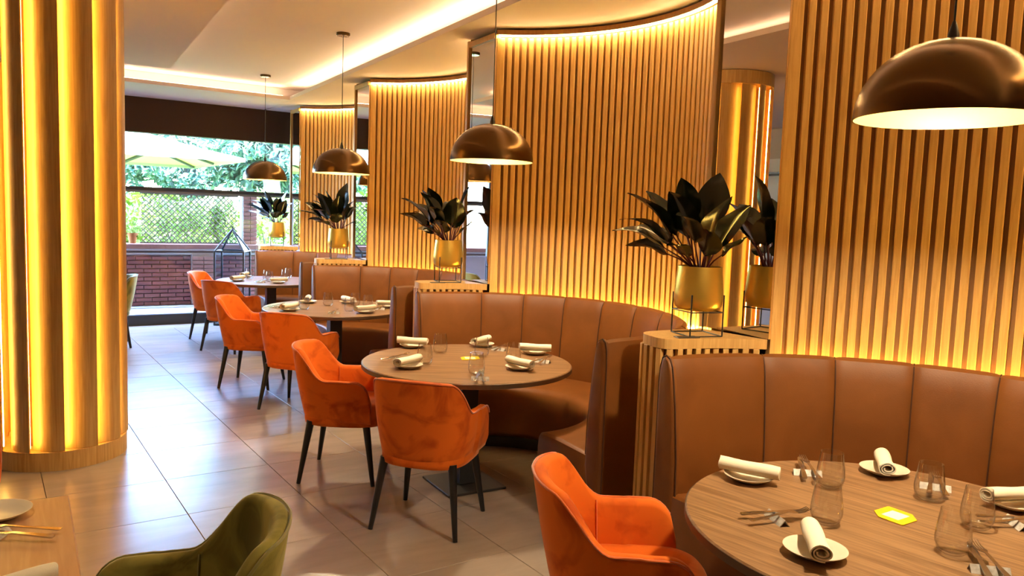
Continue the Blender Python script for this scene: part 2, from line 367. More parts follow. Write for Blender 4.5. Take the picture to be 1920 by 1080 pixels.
tree('green tree beyond the brick pillar by the slatted screen', 6.3, 19.0, 2.6, (1.6, 1.2, 1.6), 7, 'tree', .14)
tree('distant tree left of the parasol pole', 0.6, 22.0, 3.4, (2.2, 1.4, 1.7), 12, 'tree', .2)
for k, (s, wd, h) in enumerate(((0.5, 17, 1.2), (3.2, 17.5, 1.1), (5.6, 16.5, 1.2))):
    bush('hedge', ['low sunlit hedge under the parasol canopy', 'low sunlit hedge between the two tree trunks', 'low sunlit hedge behind the pendant nearest the window'][k], s, wd, h, (1.5, .5, .75), 1900, .1, 20+k)
# parasol
pc = turned(1.95, 16.3, 0)
pa = thing('parasol', 'large pale garden parasol with dark ribs outside the window', 'parasol', (pc[0], pc[1], .02), A)
PZ, PT, PR = 2.45, 3.12, 2.26
cn = [(PR*math.cos(PI/4+PI/2*k)*1.25, PR*math.sin(PI/4+PI/2*k)*1.25) for k in range(4)]
m = MB(); edge = []
for k in range(4):
    a, b = Vector(cn[k]), Vector(cn[(k+1) % 4]); edge += [a, (a+b)/2*.985]
loops = [[(p.x*t, p.y*t, PT-(PT-PZ)*t-.05*math.sin(PI*t)+(0 if i % 2 == 0 else .0)) for i, p in enumerate(edge)] for t in (.02, .35, .7, 1)]
loops.append([(p.x, p.y, PZ-.06) for p in edge]); m.loft(loops, True, True, False).build('canopy', 'canvas', pa, 0, False)
for i, p in enumerate(edge): MB().tube([(0, 0, PT-.06), (p.x*.5, p.y*.5, (PT+PZ)/2-.09), (p.x*.98, p.y*.98, PZ-.03)], .028, 6).build('rib', 'frame_black', pa)
for i, p in enumerate(edge): MB().tube([(0, 0, PZ-.25), (p.x*.5, p.y*.5, (PT+PZ)/2-.09)], .022, 6).build('strut', 'frame_black', pa)
MB().tube([(0, 0, 0), (0, 0, PT+.05)], .035, 12).build('pole', 'frame_black', pa)
MB().rbox(-.4, .4, -.4, .4, .0, .08, .01).build('base', 'white_stone', pa, 0)
# terracotta pot on the wall
p = turned(1.82, BW+.08, 1.04)
tp = thing('terracotta_pot', 'terracotta pot with pale bloom standing on the garden wall', 'pot', p, A)
MB().lathe([(.045, 0), (.065, .12), (.075, .12), (.075, .15), (.06, .15), (.05, .12)], 16).build('pot', 'terracotta', tp)
leaf_cloud('foliage', 'hedge', tp, (0, 0, .22), (.12, .1, .12), 160, .03, 31)
# glass lantern
p = turned(2.87, 11.02, 0)
ln = thing('lantern', 'tall house-shaped glass lantern with black metal edges by the window', 'lantern', p, R(-24))
h, ez, az = .19, 1.01, 1.31
cr = [(-h, -h), (h, -h), (h, h), (-h, h)]
for x, y in cr: MB().rbox(x-.012, x+.012, y-.012, y+.012, 0, ez, .002).build('edge_bar', 'frame_black', ln, 0)
for zz in (.012, ez):
    for k in range(4):
        a, b = cr[k], cr[(k+1) % 4]; MB().tube([(a[0], a[1], zz), (b[0], b[1], zz)], .013, 6).build('edge_bar', 'frame_black', ln, 0)
for k in range(4):
    a, b = cr[k], cr[(k+1) % 4]
    MB().tube([(a[0], a[1], ez), (0, 0, az)], .012, 6).build('roof_bar', 'frame_black', ln, 0)
    MB().add([(a[0], a[1], .02), (b[0], b[1], .02), (b[0], b[1], ez), (a[0], a[1], ez)], [(0, 1, 2, 3)]).build('pane', 'lantern_glass', ln, 0)
    MB().add([(a[0], a[1], ez), (b[0], b[1], ez), (0, 0, az)], [(0, 1, 2)]).build('roof_pane', 'lantern_glass', ln, 0)
MB().box(-h, h, -h, h, .002, .012).build('base', 'frame_black', ln, 0)
MB().tube([(0, 0, az-.01), (0, 0, az+.04)], .01, 8).build('finial', 'frame_black', ln)

# ------------------------------------------------------------------ fluted column
col = thing('fluted_column', 'round column of overlapping oak boards lit by strips in every joint', 'column', (-.015, 5.70, 0), kind='thing')
NF = 13; st = 2*PI/NF; CT = 3.045
MB().lathe([(.385, 0), (.385, .115), (.32, .118)], 64).build('plinth', 'oak_flute', col)
MB().lathe([(.32, CT-.125), (.388, CT-.12), (.388, CT), (.3, CT)], 64).build('capital', 'oak_flute', col)
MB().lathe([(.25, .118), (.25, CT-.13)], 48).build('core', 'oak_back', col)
pr = []
n = 8
for i in range(n+1):
    u = i/n; a = -st*.10+u*st*1.10; r = .318+.074*u+.012*math.sin(PI*u); pr.append((r*math.cos(a), r*math.sin(a)))
for i in range(n, -1, -1):
    u = i/n; a = -st*.10+u*st*1.10; r = .318+.074*u+.012*math.sin(PI*u)-.014; pr.append((r*math.cos(a), r*math.sin(a)))
flute = MB().prism(pr, .119, CT-.126).mesh('flute', 'oak_flute', 30)
ledc = MB(); r0 = .374; ledc.box(r0-.006, r0+.002, -.004, .004, .14, CT-.15)
ledm = ledc.mesh('light_strip', 'led_column', 0)
for k in range(NF):
    th = k*st-R(3.5); f_ = inst('flute', flute, col, (0, 0, 0), (0, 0, th))
    inst('light_strip', ledm, f_, (0, 0, 0), (0, 0, st*.955))

# ------------------------------------------------------------------ curved slatted screens with light strips
SX, SDY, SR, HALF = 2.16, -.11, 1.35, R(60)
slat = MB().rbox(0, .026, -.0165, .0165, .06, 2.935, .003).mesh('slat', 'oak', 0)
NS = 53
SCL = ['oak slatted screen curving behind the fourth booth from the window, cut by the frame edge',
       'widest fully visible oak slatted screen, behind the third booth from the window',
       'oak slatted screen curving behind the second booth from the window',
       'narrow-looking oak slatted screen behind the booth beside the window']
def make_screen():
    o = thing('slatted_screen', 'x', 'screen', group='curved slatted screens')
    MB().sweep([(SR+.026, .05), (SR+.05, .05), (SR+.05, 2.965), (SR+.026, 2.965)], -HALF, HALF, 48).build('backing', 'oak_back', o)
    MB().sweep([(SR-.035, 2.950), (SR+.06, 2.950), (SR+.06, 2.985), (SR-.035, 2.985)], -HALF-.012, HALF+.012, 48).build('top_rail', 'oak_back', o)
    MB().sweep([(SR-.027, 2.940), (SR-.012, 2.940), (SR-.012, 2.949), (SR-.027, 2.949)], -HALF, HALF, 48).build('light_strip', 'led_top', o, 0)
    MB().sweep([(SR-.016, .955), (SR-.006, .955), (SR-.006, .965), (SR-.016, .965)], -HALF*.74, HALF*.97, 48).build('light_strip', 'led_low', o, 0)
    for k in range(NS):
        a = -HALF+2*HALF*(k+.5)/NS
        inst('slat', slat, o, (SR*math.cos(a), SR*math.sin(a), 0), (0, 0, a))
    for sg in (-1, 1):
        a = sg*HALF; et = MB().box(-.004, .052, -.012, .012, .05, 2.95).build('end_trim', 'oak', o, 0)
        et.location = (SR*math.cos(a), SR*math.sin(a), 0); et.rotation_euler = (0, 0, a)
    return o
scr = make_screen()
for i in range(4):
    o = scr if i == 0 else copy_tree(scr)
    o.location = (SX, Y0[i]+SDY, 0); o['label'] = SCL[i]

# ------------------------------------------------------------------ curved leather banquettes
prof = [(1.03, .40), (1.038, .62), (1.062, .85), (1.078, .95), (1.090, 1.005), (1.106, 1.038), (1.128, 1.05), (1.150, 1.038), (1.163, 1.0), (1.168, .93), (1.168, .09), (1.10, .09)]
SEAMS = [90, 66, 49.5, 33, 16.5, 0, -16.5, -33, -49.5, -66, -90]
BNL = ['tan leather curved bench of the fourth booth from the window, cut by the frame',
       'tan leather curved bench of the third booth from the window, near end visible',
       'tan leather curved bench of the second booth from the window',
       'tan leather curved bench of the booth beside the window']
def make_bench():
    o = thing('curved_bench', 'x', 'bench', group='curved leather benches')
    for k in range(10):
        a0, a1 = R(SEAMS[k]), R(SEAMS[k+1])
        def fn(u, r, z):
            e = (1-abs(2*u-1)**8)
            if r < 1.12 and z > .2: return (r-.012*e+.006, z)
            return (r, z-.006*(1-e) if z > .95 else z)
        MB().sweep(prof, a0, a1, 18, fn).build('back_panel', 'leather', o, 40)
    for a in SEAMS[1:-1]:
        ca, sa = math.cos(R(a)), math.sin(R(a))
        MB().tube([((r-(.0025 if r < 1.12 else -.001)+.006*(r < 1.12))*ca, (r-(.0025 if r < 1.12 else -.001)+.006*(r < 1.12))*sa, z-.006*(z > .95)+.001) for r, z in prof[:10]], .0034, 6).build('seam', 'seam', o)
    for sg in (1, -1):
        cxr = sum(p[0] for p in prof)/len(prof); czr = .62
        L = []
        for off, s1, s2 in ((0, 1, 1), (.016, 1, 1), (.026, .86, .99), (.030, .62, .975)):
            L.append([(-off, sg*(cxr+(r-cxr)*s1), czr+(z-czr)*s2) for r, z in prof])
        MB().loft(L).build('end_cap', 'leather', o, 40)
        MB().tube([(-.017, sg*(r+(.002 if r > 1.12 else -.002)), z+(.002 if z > 1.0 else 0)) for r, z in prof[:11]], .0035, 6).build('piping', 'seam', o)
    sp = [(.640, .09), (.585, .14), (.580, .38), (.586, .425), (.605, .452), (.65, .464), (.80, .468), (1.08, .462), (1.09, .40), (1.09, .09)]
    MB().sweep(sp, R(-90), R(90), 60).build('seat', 'leather', o, 50)
    for sg in (1, -1):
        cxr, czr = .84, .28; L = []
        for off, q in ((0, 1), (.012, .995), (.024, .94)): L.append([(-off, sg*(cxr+(r-cxr)*q), czr+(z-czr)*q) for r, z in sp])
        MB().loft(L).build('seat_end', 'leather', o, 40)
    MB().sweep([(.68, 0), (1.13, 0), (1.13, .089), (.68, .089)], R(-88), R(88), 40).build('plinth', 'black', o)
    return o
bench = make_bench()
for i in range(4):
    o = bench if i == 0 else copy_tree(bench)
    o.location = (BX, Y0[i], 0); o['label'] = BNL[i]

# ------------------------------------------------------------------ planter dividers, mirrors
PTOP = 1.105
def rounded(poly, rad, seg=6):
    out = []; n = len(poly)
    for k in range(n):
        p0, p, p1 = Vector(poly[k-1]), Vector(poly[k]), Vector(poly[(k+1) % n]); r = rad[k]
        if r == 0: out.append(tuple(p)); continue
        d0, d1 = (p0-p).normalized(), (p1-p).normalized()
        a, b = p+d0*r, p+d1*r
        for j in range(seg+1):
            t = j/seg; out.append(tuple(a*(1-t)**2+p*2*t*(1-t)+b*t*t))
    return out
PLL = ['oak slatted divider with a rounded shelf top between the fourth and third booths',
       'oak slatted divider between the third and second booths from the window',
       'oak slatted divider between the second booth and the booth beside the window',
       'oak slatted divider at the window end of the booth row']
def make_planter():
    o = thing('booth_divider', 'x', 'divider', group='slatted dividers between booths')
    top = [(2.315, 1.215), (2.60, 1.165), (2.80, 1.06), (2.752, 1.445), (2.35, 1.445)]
    MB().prism(rounded(top, [.075, .12, .0, .0, .10]), PTOP-.045, PTOP).build('top', 'oak', o)
    inn = [(2.36, 1.235), (2.60, 1.195), (2.79, 1.10), (2.745, 1.415), (2.385, 1.415)]
    MB().prism(rounded(inn, [.05, .1, .0, .0, .07]), .0, PTOP-.045).build('core', 'oak_back', o)
    path = [Vector(p) for p in [(2.745, 1.435), (2.395, 1.435), (2.362, 1.41), (2.347, 1.37), (2.337, 1.27), (2.345, 1.236), (2.38, 1.214), (2.58, 1.18), (2.68, 1.14), (2.765, 1.085)]]
    sl = MB().rbox(-.014, .014, -.012, .012, 0, PTOP-.046, .002).mesh('slat', 'oak', 0)
    d = 0; nxt = .02
    for k in range(len(path)-1):
        a, b = path[k], path[k+1]; L = (b-a).length
        while nxt <= d+L:
            p = a+(b-a)*((nxt-d)/L); inst('slat', sl, o, (p.x, p.y, 0), (0, 0, math.atan2(b.y-a.y, b.x-a.x))); nxt += .0475
        d += L
    return o
pl = make_planter()
for i in range(4):
    o = pl if i == 0 else copy_tree(pl)
    o.location = (0, Y0[i], 0); o['label'] = PLL[i]
MRL = ['tall mirror strip beside the widest screen, reflecting the fluted column and a plant',
       'tall mirror strip reflecting a pendant lamp, between the third and second booths',
       'tall mirror strip reflecting the window, between the second booth and the booth beside the window',
       'tall mirror strip at the window end of the booth row']
m0, m1 = Vector((2.805, 1.058)), Vector((2.809, 1.49))
dv = (m1-m0); ln_ = dv.length; ang = math.atan2(dv.y, dv.x)
def make_mirror():
    o = thing('wall_mirror', 'x', 'mirror', group='mirror strips between the screens')
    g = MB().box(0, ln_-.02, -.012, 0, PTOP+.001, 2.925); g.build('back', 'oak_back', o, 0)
    MB().add([(0, .001, PTOP+.002), (ln_-.022, .001, PTOP+.002), (ln_-.022, .001, 2.92), (0, .001, 2.92)], [(0, 1, 2, 3)]).build('glass', 'mirror', o, 0)
    MB().rbox(ln_-.022, ln_+.012, -.02, .016, PTOP+.001, 2.975, .003).build('post', 'oak', o, 0)
    MB().rbox(-.005, ln_-.022, -.02, .016, 2.922, 2.965, .003).build('top_rail', 'oak', o, 0)
    return o
mr = make_mirror()
for i in range(4):
    o = mr if i == 0 else copy_tree(mr)
    o.location = (m0.x, m0.y+Y0[i], 0); o.rotation_euler = (0, 0, ang); o['label'] = MRL[i]

# ------------------------------------------------------------------ round tables
TBL = ['round walnut table laid for dinner, fourth from the window and cut by the frame',
       'round walnut table with two orange chairs, third from the window',
       'round walnut table, second from the window',
       'round walnut table nearest the window beside the lantern']
TROT = [R(-77), R(-29), R(-20), R(-10)]
def make_table():
    o = thing('round_table', 'x', 'table', group='round dining tables')
    MB().lathe([(.617, .718), (.623, .722), (.623, .746), (.619, .75)], 96).build('tabletop', 'walltop', o, 40)
    MB().lathe([(.6235, .7205), (.6255, .7215), (.6255, .7455), (.6235, .7465)], 96, cap0=False, cap1=False).build('edge_band', 'edge', o, 40)
    MB().rbox(-.055, .055, -.055, .055, .014, .70, .004).build('pole', 'black_plate', o, 0)
    MB().rbox(-.2, .2, -.2, .2, .695, .718, .003).build('bracket', 'black_plate', o, 0)
    MB().rbox(-.19, .19, -.19, .19, 0, .014, .003).build('base_plate', 'black_plate', o, 0)
    return o
tb = make_table()
for i in range(4):
    o = tb if i == 0 else copy_tree(tb)
    o.location = (TABLES[i][0], TABLES[i][1], 0); o['label'] = TBL[i]
    for ch in o.children:
        if ch.name.startswith('tabletop'): ch.rotation_euler = (0, 0, TROT[i])

# ------------------------------------------------------------------ pendant lamps
PDL = ['large dome pendant lamp above the fourth table from the window, cut by the frame',
       'bronze dome pendant lamp above the third table from the window',
       'bronze dome pendant lamp above the second table from the window',
       'small-looking bronze dome pendant lamp against the window',
       'added bronze dome pendant lamp to brighten the square table, unseen beyond the frame edge']
def make_pendant():
    o = thing('pendant_lamp', 'x', 'pendant lamp', group='bronze dome pendant lamps')
    rr, hh = .25, .225; out = []; inn = []
    for k in range(15):
        t = PI/2*k/14; out.append((max(rr*math.cos(t)**.96, .012), hh*math.sin(t))); inn.append((max((rr-.004)*math.cos(t)**.96, .012), (hh-.004)*math.sin(t)))
    MB().lathe(out, 64, cap0=False).build('shade', 'bronze', o, 60)
    MB().lathe([(rr, 0)]+inn, 64, cap0=False).build('shade_lining', 'gold_in', o, 60)
    MB().lathe([(.0155, hh-.004), (.0155, hh+.012), (.011, hh+.03), (.005, hh+.05)], 16).build('cord_grip', 'black', o)
    MB().tube([(0, 0, hh+.04), (0, 0, 1.215)], .003, 8).build('cord', 'black', o)
    MB().lathe([(.055, 1.195), (.06, 1.2), (.06, 1.2205), (.05, 1.2205)], 32).build('ceiling_canopy', 'bronze', o)
    b = MB().lathe([(.004, .168), (.014, .170), (.020, .180), (.018, .192), (.012, .203), (.011, .216)], 16).build('bulb', 'bulb', o, 60)
    return o
pd = make_pendant(); lamps = []
for i, (x, y) in enumerate(PENDANTS):
    o = pd if i == 0 else copy_tree(pd)
    o.location = (x, y, 1.948); o['label'] = PDL[i]
    if i == 4:                                   # added unseen lamp, hung from the dropped ceiling panel: shorter cord
        for c_ in o.children:
            if c_.name.startswith('cord.') or c_.name.startswith('ceiling_canopy'): c_.location.z = -.12 if 'canopy' in c_.name else -.12
    lamps.append(o)
for i, o in enumerate(lamps):
    ld = bpy.data.lights.new('bulb_light', 'POINT'); ld.energy = BULB_W*(.16 if i == 4 else 1); ld.color = (1, .79, .50); ld.shadow_soft_size = .055
    lo = bpy.data.objects.new('bulb_light', ld); C.objects.link(lo); lo.parent = o; lo.location = (0, 0, .145)

# ------------------------------------------------------------------ velvet armchairs (face +Y)
def chair_path():
    pts = []; a, b, n_ = .285, .285, 2.7
    for k in range(41):
        t = -PI/2+PI*k/40            # 0 = middle of the back
        x = a*math.copysign(abs(math.sin(t))**(2/n_), math.sin(t)); y = -b*abs(math.cos(t))**(2/n_)
        pts.append((x, y))
    pts = [(-a+.012*k/6*0-.0, .20-.20*k/6) for k in range(6)] + pts + [(a, .20*k/6) for k in range(1, 7)]
    # resample evenly
    P = [Vector(p) for p in pts]; d = [0]
    for k in range(1, len(P)): d.append(d[-1]+(P[k]-P[k-1]).length)
    L = d[-1]; out = []; N = 72; j = 0
    for k in range(N+1):
        s = L*k/N
        while j < len(P)-2 and d[j+1] < s: j += 1
        out.append((P[j]+(P[j+1]-P[j])*((s-d[j])/max(1e-9, d[j+1]-d[j])), s-L/2))
    return out, L
CP, CL = chair_path()
ZB = .368
def chair_top(s):
    s = abs(s); e = CL/2
    z = .812-.012*(s/.2)**2 if s < .2 else .80
    z = z-(z-.628)*sstep((s-.205)/.20) if s > .205 else z
    q = (s-(e-.10))/.10
    if q > 0: z = z-(z-.50)*(1-math.sqrt(max(0, 1-q*q)))
    return z
def make_chair(fab, pipe):
    o = thing('velvet_armchair', 'x', 'chair')
    outer, top_path, seam_paths = [], [], []
    th = .05
    cols = []
    for k, (p, s) in enumerate(CP):
        q0 = CP[max(k-1, 0)][0]; q1 = CP[min(k+1, len(CP)-1)][0]; tg = (q1-q0).normalized(); nm = Vector((-tg.y, tg.x))  # inward
        if nm.dot(Vector((0, .05))-p) < 0: nm = -nm
        zt = chair_top(s); back = max(0, 1-abs(s)/.45)
        def P(z, inset):
            f = (z-ZB)/(.8-ZB); fl_ = (1-f)*.055+ .0
            off = nm*(inset+fl_*(1 if abs(s) < CL/2-.18 else .75))
            lean = Vector((0, -.035*f*back))
            q = p+off+lean; return (q.x, q.y, z)
        hgt = zt-ZB
        row = [P(ZB+.0, .03), P(ZB+.012, .006), P(ZB+.04, 0)] + [P(ZB+.04+(hgt-.06)*j/5, -.006*math.sin(PI*j/5)) for j in range(1, 6)]
        row += [P(zt-.008, .004), P(zt, .016), P(zt, .034), P(zt-.01, .047)]
        row += [P(zt-.02-(zt-.42)*j/4*.98+(.0), th+.004*math.sin(PI*j/4)) for j in range(0, 5)]
        cols.append(row); top_path.append(P(zt-.004, .0015))
        for q_ in (-1, 1):
            if abs(s-q_*.37) <= CL/144: seam_paths.append([P(zt-.012, .0485)]+[P(zt-.02-(zt-.47)*j/6, th+.002+.003*math.sin(PI*j/6)) for j in range(7)])
    MB().loft(cols).build('shell', fab, o, 55)
    MB().tube(top_path[1:-1], .0045, 6).build('piping', pipe, o, 60)
    for q_ in seam_paths: MB().tube(q_, .0028, 6).build('seam', pipe, o, 60)     # where the back meets the arms
    poly = []
    for k in range(48):
        t = 2*PI*k/48; n_ = 3.2
        x = .232*math.copysign(abs(math.cos(t))**(2/n_), math.cos(t)); y = .255*math.copysign(abs(math.sin(t))**(2/n_), math.sin(t))+.025
        poly.append((x, y))
    L = []
    for q, z in ((.93, .345), (.985, .352), (1.0, .375), (1.0, .435), (.985, .458), (.94, .472), (.75, .478), (.4, .481)):
        L.append([(x*q, .025+(y-.025)*q, z) for x, y in poly])
    MB().loft(L).build('seat', fab, o, 60)
    for sx in (-1, 1):
        for sy in (-1, 1):
            MB().tube([(sx*.185, sy*.165+.0, .372), (sx*.232, sy*.222, 0)], [.0235, .0125], 12).build('leg', 'black', o)
    return o
ch = make_chair('velvet', 'velvet_pipe')
def face(x, y, d): return (x, y, 0), R(d-90)
CH = [((1.61, 1.955), -33, 'orange velvet armchair at the fourth table from the window, seat cushion showing'),
      ((1.68, 3.685), 44, 'orange velvet armchair seen from behind at the third table from the window'),
      ((1.515, 4.60), -31, 'orange velvet armchair seen from its side at the third table from the window'),
      ((1.69, 6.34), 44, 'orange velvet armchair seen from behind at the second table from the window'),
      ((1.52, 7.32), -31, 'orange velvet armchair seen from its side at the second table from the window'),
      ((1.67, 9.17), 40, 'orange velvet armchair seen from behind at the table nearest the window'),
      ((1.66, 10.12), -33, 'orange velvet armchair beside the brick wall view at the table nearest the window')]
for i, (p, d, lab) in enumerate(CH):
    o = ch if i == 0 else copy_tree(ch)
    o.location, rz = face(p[0], p[1], d); o.rotation_euler = (0, 0, rz); o['label'] = lab; o['group'] = 'orange velvet armchairs at the round tables'
o = copy_tree(ch); o.location, rz = face(-.468, 3.14, -100); o.rotation_euler = (0, 0, rz)
tag(o, 'orange velvet armchair behind the square table, only an edge in view', 'chair'); del o['group']
gc = make_chair('olive', 'olive_pipe')
gc.location, rz = face(.215, 2.115, 172); gc.rotation_euler = (0, 0, rz); tag(gc, 'olive green velvet armchair pulled up to the square table', 'chair', 'olive velvet armchairs')
o = copy_tree(gc); o.location, rz = face(.45, 9.85, 180); o.rotation_euler = (0, 0, rz); o['label'] = 'pale olive armchair half hidden behind the fluted column'

# ------------------------------------------------------------------ square table beside the aisle
sq = thing('square_table', 'square light wood table cut off beside the olive armchair', 'table', (-.345, 2.235, 0), R(2))
MB().rbox(-.37, .37, -.37, .37, .72, .75, .004).build('tabletop', 'walltop2', sq, 0)
MB().rbox(-.05, .05, -.05, .05, .014, .70, .004).build('pole', 'black_plate', sq, 0)
MB().rbox(-.16, .16, -.16, .16, .70, .72, .003).build('bracket', 'black_plate', sq, 0)
MB().rbox(-.2, .2, -.2, .2, 0, .014, .003).build('base_plate', 'black_plate', sq, 0)

# ------------------------------------------------------------------ plants in brass pots
def leaf_mesh(L, W, droop, fold, seed):
    g = random.Random(seed); n, k = 9, 3; rows = []; z = 0; y = 0; a = 0
    for i in range(n+1):
        t = i/n; wd = W*.5*(math.sin(PI*min(1, t**.72*.985+.01))**.8) if 0 < t < 1 else .001
        a = -droop*t*t; y += L/n*math.cos(a) if i else 0; z += L/n*math.sin(a) if i else 0
        row = []
        for j in range(-k, k+1):
            u = j/k; row.append((u*wd, y, z+fold*abs(u)*wd-.25*fold*wd*u*u+.006*math.sin(9*t+seed)*abs(u)))
        rows.append(row)
    m = MB(); m.loft(rows, False, False, False); 
    o = len(m.v); v2 = [(x, y, z-.0012) for x, y, z in m.v[:o]]; f2 = [q[::-1] for q in m.f]
    m.add(v2, f2); return m
PNL = ['dark-leaved plant in a brass pot on the divider before the mirror with the column reflection',
       'dark-leaved plant in a brass pot between the third and second booths',
       'dark-leaved plant in a brass pot between the second booth and the booth beside the window',
       'dark-leaved plant in a brass pot standing against the window']
# azimuth (0 = +X), elevation of stalk, stalk length, leaf length, leaf width, droop
LV = [(20, 78, .22, .25, .145, .3), (200, 62, .17, .25, .13, .5), (228, 42, .20, .27, .10, .7), (178, 38, .20, .24, .09, .8), (265, 70, .15, .22, .13, .5),
      (300, 66, .12, .23, .12, .5), (345, 55, .18, .23, .11, .9), (100, 60, .16, .23, .12, .6), (60, 68, .17, .2, .11, .6), (140, 55, .17, .22, .11, .7),
      (215, 28, .13, .2, .065, .7), (320, 30, .1, .14, .05, .3), (250, 50, .10, .18, .1, .7), (30, 45, .15, .2, .1, .8), (185, 74, .24, .2, .11, .2),
      (158, 34, .18, .22, .095, .7), (136, 22, .15, .2, .08, .8), (170, 48, .2, .25, .12, .6), (150, 64, .19, .24, .13, .4), (120, 40, .18, .23, .1, .8)]
def make_plant(i):
    o = thing('potted_plant', PNL[i], 'plant', group='plants in brass pots')
    MB().lathe([(.075, .118), (.095, .122), (.108, .14), (.113, .17), (.113, .20), (.108, .26), (.101, .322), (.097, .322), (.10, .25), (.09, .2)], 48).build('pot', 'brass', o, 60)
    MB().lathe([(.098, .305), (.05, .312), (.005, .314)], 24, cap0=False).build('soil', 'soil', o)
    rd = .108; c4 = [(rd*1.1*math.cos(PI/4+PI/2*k), rd*1.1*math.sin(PI/4+PI/2*k)) for k in range(4)]
    std = MB()
    for k in range(4):
        a, b = c4[k], c4[(k+1) % 4]
        std.tube([(a[0], a[1], .004), (a[0], a[1], .195)], .0035, 6)
        std.tube([(a[0], a[1], .004), (b[0], b[1], .004)], .003, 6); std.tube([(a[0], a[1], .114), (b[0], b[1], .114)], .003, 6)
    std.build('stand', 'black', o)
    MB().rbox(-.15, -.04, -.10, -.05, .0, .004, .001).build('stand_foot', 'black', o, 0)
    g = random.Random(40+i)
    for k, (az, el, sl, L, W, dr) in enumerate(LV):
        az += g.uniform(-14, 14)*(i > 0); el += g.uniform(-6, 6); L *= g.uniform(1.02, 1.22); W *= 1.22; sl *= .92
        a, e = R(az), R(el); d = Vector((math.cos(a)*math.cos(e), math.sin(a)*math.cos(e), math.sin(e)))
        b = Vector((.03*math.cos(a), .03*math.sin(a), .31)); t = b+d*sl
        reach = t.x+d.x*L+.04
        if reach > .19 and d.x > 0: q = max(.35, .15/(sl*d.x+L*d.x)); sl *= q**.5; L *= q**.5; e += R(14); d = Vector((math.cos(a)*math.cos(e), math.sin(a)*math.cos(e), math.sin(e))); t = b+d*sl
        lf = leaf_mesh(L, W, dr, .35, k+20*i).build('leaf', 'leaf', o, 80, False)
        y = d; x = Vector((math.sin(a), -math.cos(a), 0)); tw = R(g.uniform(-35, 35)); z = x.cross(y); x2 = x*math.cos(tw)+z*math.sin(tw); z = x2.cross(y)
        Mt = Matrix(((x2.x, y.x, z.x, t.x), (x2.y, y.y, z.y, t.y), (x2.z, y.z, z.z, t.z), (0, 0, 0, 1)))
        lf.matrix_basis = Mt
        MB().tube([b, b+(t-b)*.5+Vector((0, 0, .008)), t+d*.02], [.0045, .004, .003], 6).build('stem', 'stem', lf).matrix_basis = Mt.inverted()
    return o
for i in range(4):
    o = make_plant(i); o.location = (2.575, Y0[i]+1.285, PTOP); o.rotation_euler = (0, 0, R(-12))

# ------------------------------------------------------------------ tableware
TZ = .7505
def plate_mesh():
    m = MB().lathe([(.03, 0), (.048, .0015), (.066, .010), (.083, .020), (.0835, .0215), (.081, .0215), (.064, .0125), (.046, .005), (.01, .0045)], 40); return m
PLT = plate_mesh().mesh('side_plate', 'ceramic', 60)
def napkin_mesh(seed=0):
    "linen rolled up: a flattened spiral swept along its length, with a loose tail"
    L, n = .205, 46; sp = []
    for k in range(n+1):
        t = k/n; a = t*2*PI*2.35+PI*.9; r = .0085+.0155*t
        sp.append((r*1.22*math.cos(a), .0245+r*math.sin(a)*.93))
    x, z = sp[-1]; 
    tail = [(x+.012, z*.5), (x+.024, .004)] if False else []
    ln2 = sp+tail; m = MB(); th = .0019
    def off(i, s):
        a = Vector(ln2[max(i-1, 0)]); b = Vector(ln2[min(i+1, len(ln2)-1)]); t = (b-a).normalized(); return Vector(ln2[i])+Vector((-t.y, t.x))*s
    loop = [off(i, th) for i in range(len(ln2))]+[off(i, -th) for i in range(len(ln2)-1, -1, -1)]
    g = random.Random(seed); L_ = []
    for j in range(9):
        y = -L/2+L*j/8; q = 1+.05*math.sin(j*1.1+seed); L_.append([(p.x*q, y+.004*math.sin(p.x*90+seed), p.y*(1+.03*math.sin(j+seed))) for p in loop])
    return m.loft(L_)
NAP = [napkin_mesh(k).mesh('rolled_napkin', 'napkin', 60) for k in range(3)]
def glass_mesh():
    o_ = [(.020, 0), (.030, .001), (.040, .010), (.0455, .028), (.0465, .042), (.0445, .065), (.040, .095), (.0365, .122)]
    i_ = [(.0352, .122), (.0387, .095), (.0432, .065), (.0452, .042), (.0440, .028), (.038, .013), (.028, .007), (.004, .006)]
    return MB().lathe(o_+i_, 32)
GLS = glass_mesh().mesh('stemless_glass', 'glass', 70)
def knife_mesh():
    m = MB(); L = []
    for y, w_, t in ((-.105, .006, .003), (-.10, .0085, .0042), (-.05, .0075, .004), (.0, .0055, .0035), (.01, .0085, .0012), (.07, .0095, .001), (.10, .007, .0008), (.108, .002, .0006)):
        L.append([(-w_, y, 0), (-w_, y, t), (w_, y, t), (w_, y, 0)])
    return m.loft(L)
KNF = knife_mesh().mesh('table_knife', 'steel', 40)
def fork_mesh():
    m = MB(); L = []
    for y, w_, z in ((-.10, .007, .001), (-.095, .009, 0), (-.03, .005, .003), (.03, .004, .007), (.045, .011, .005), (.058, .0125, .003)):
        L.append([(-w_, y, z), (-w_, y, z+.0022), (w_, y, z+.0022), (w_, y, z)])
    m.loft(L)
    for k in range(4):
        x = -.0105+k*.007; m.tube([(x, .056, .004), (x, .08, .004), (x*.95, .102, .010)], [.002, .0017, .001], 6)
    return m
FRK = fork_mesh().mesh('fork', 'steel', 40)
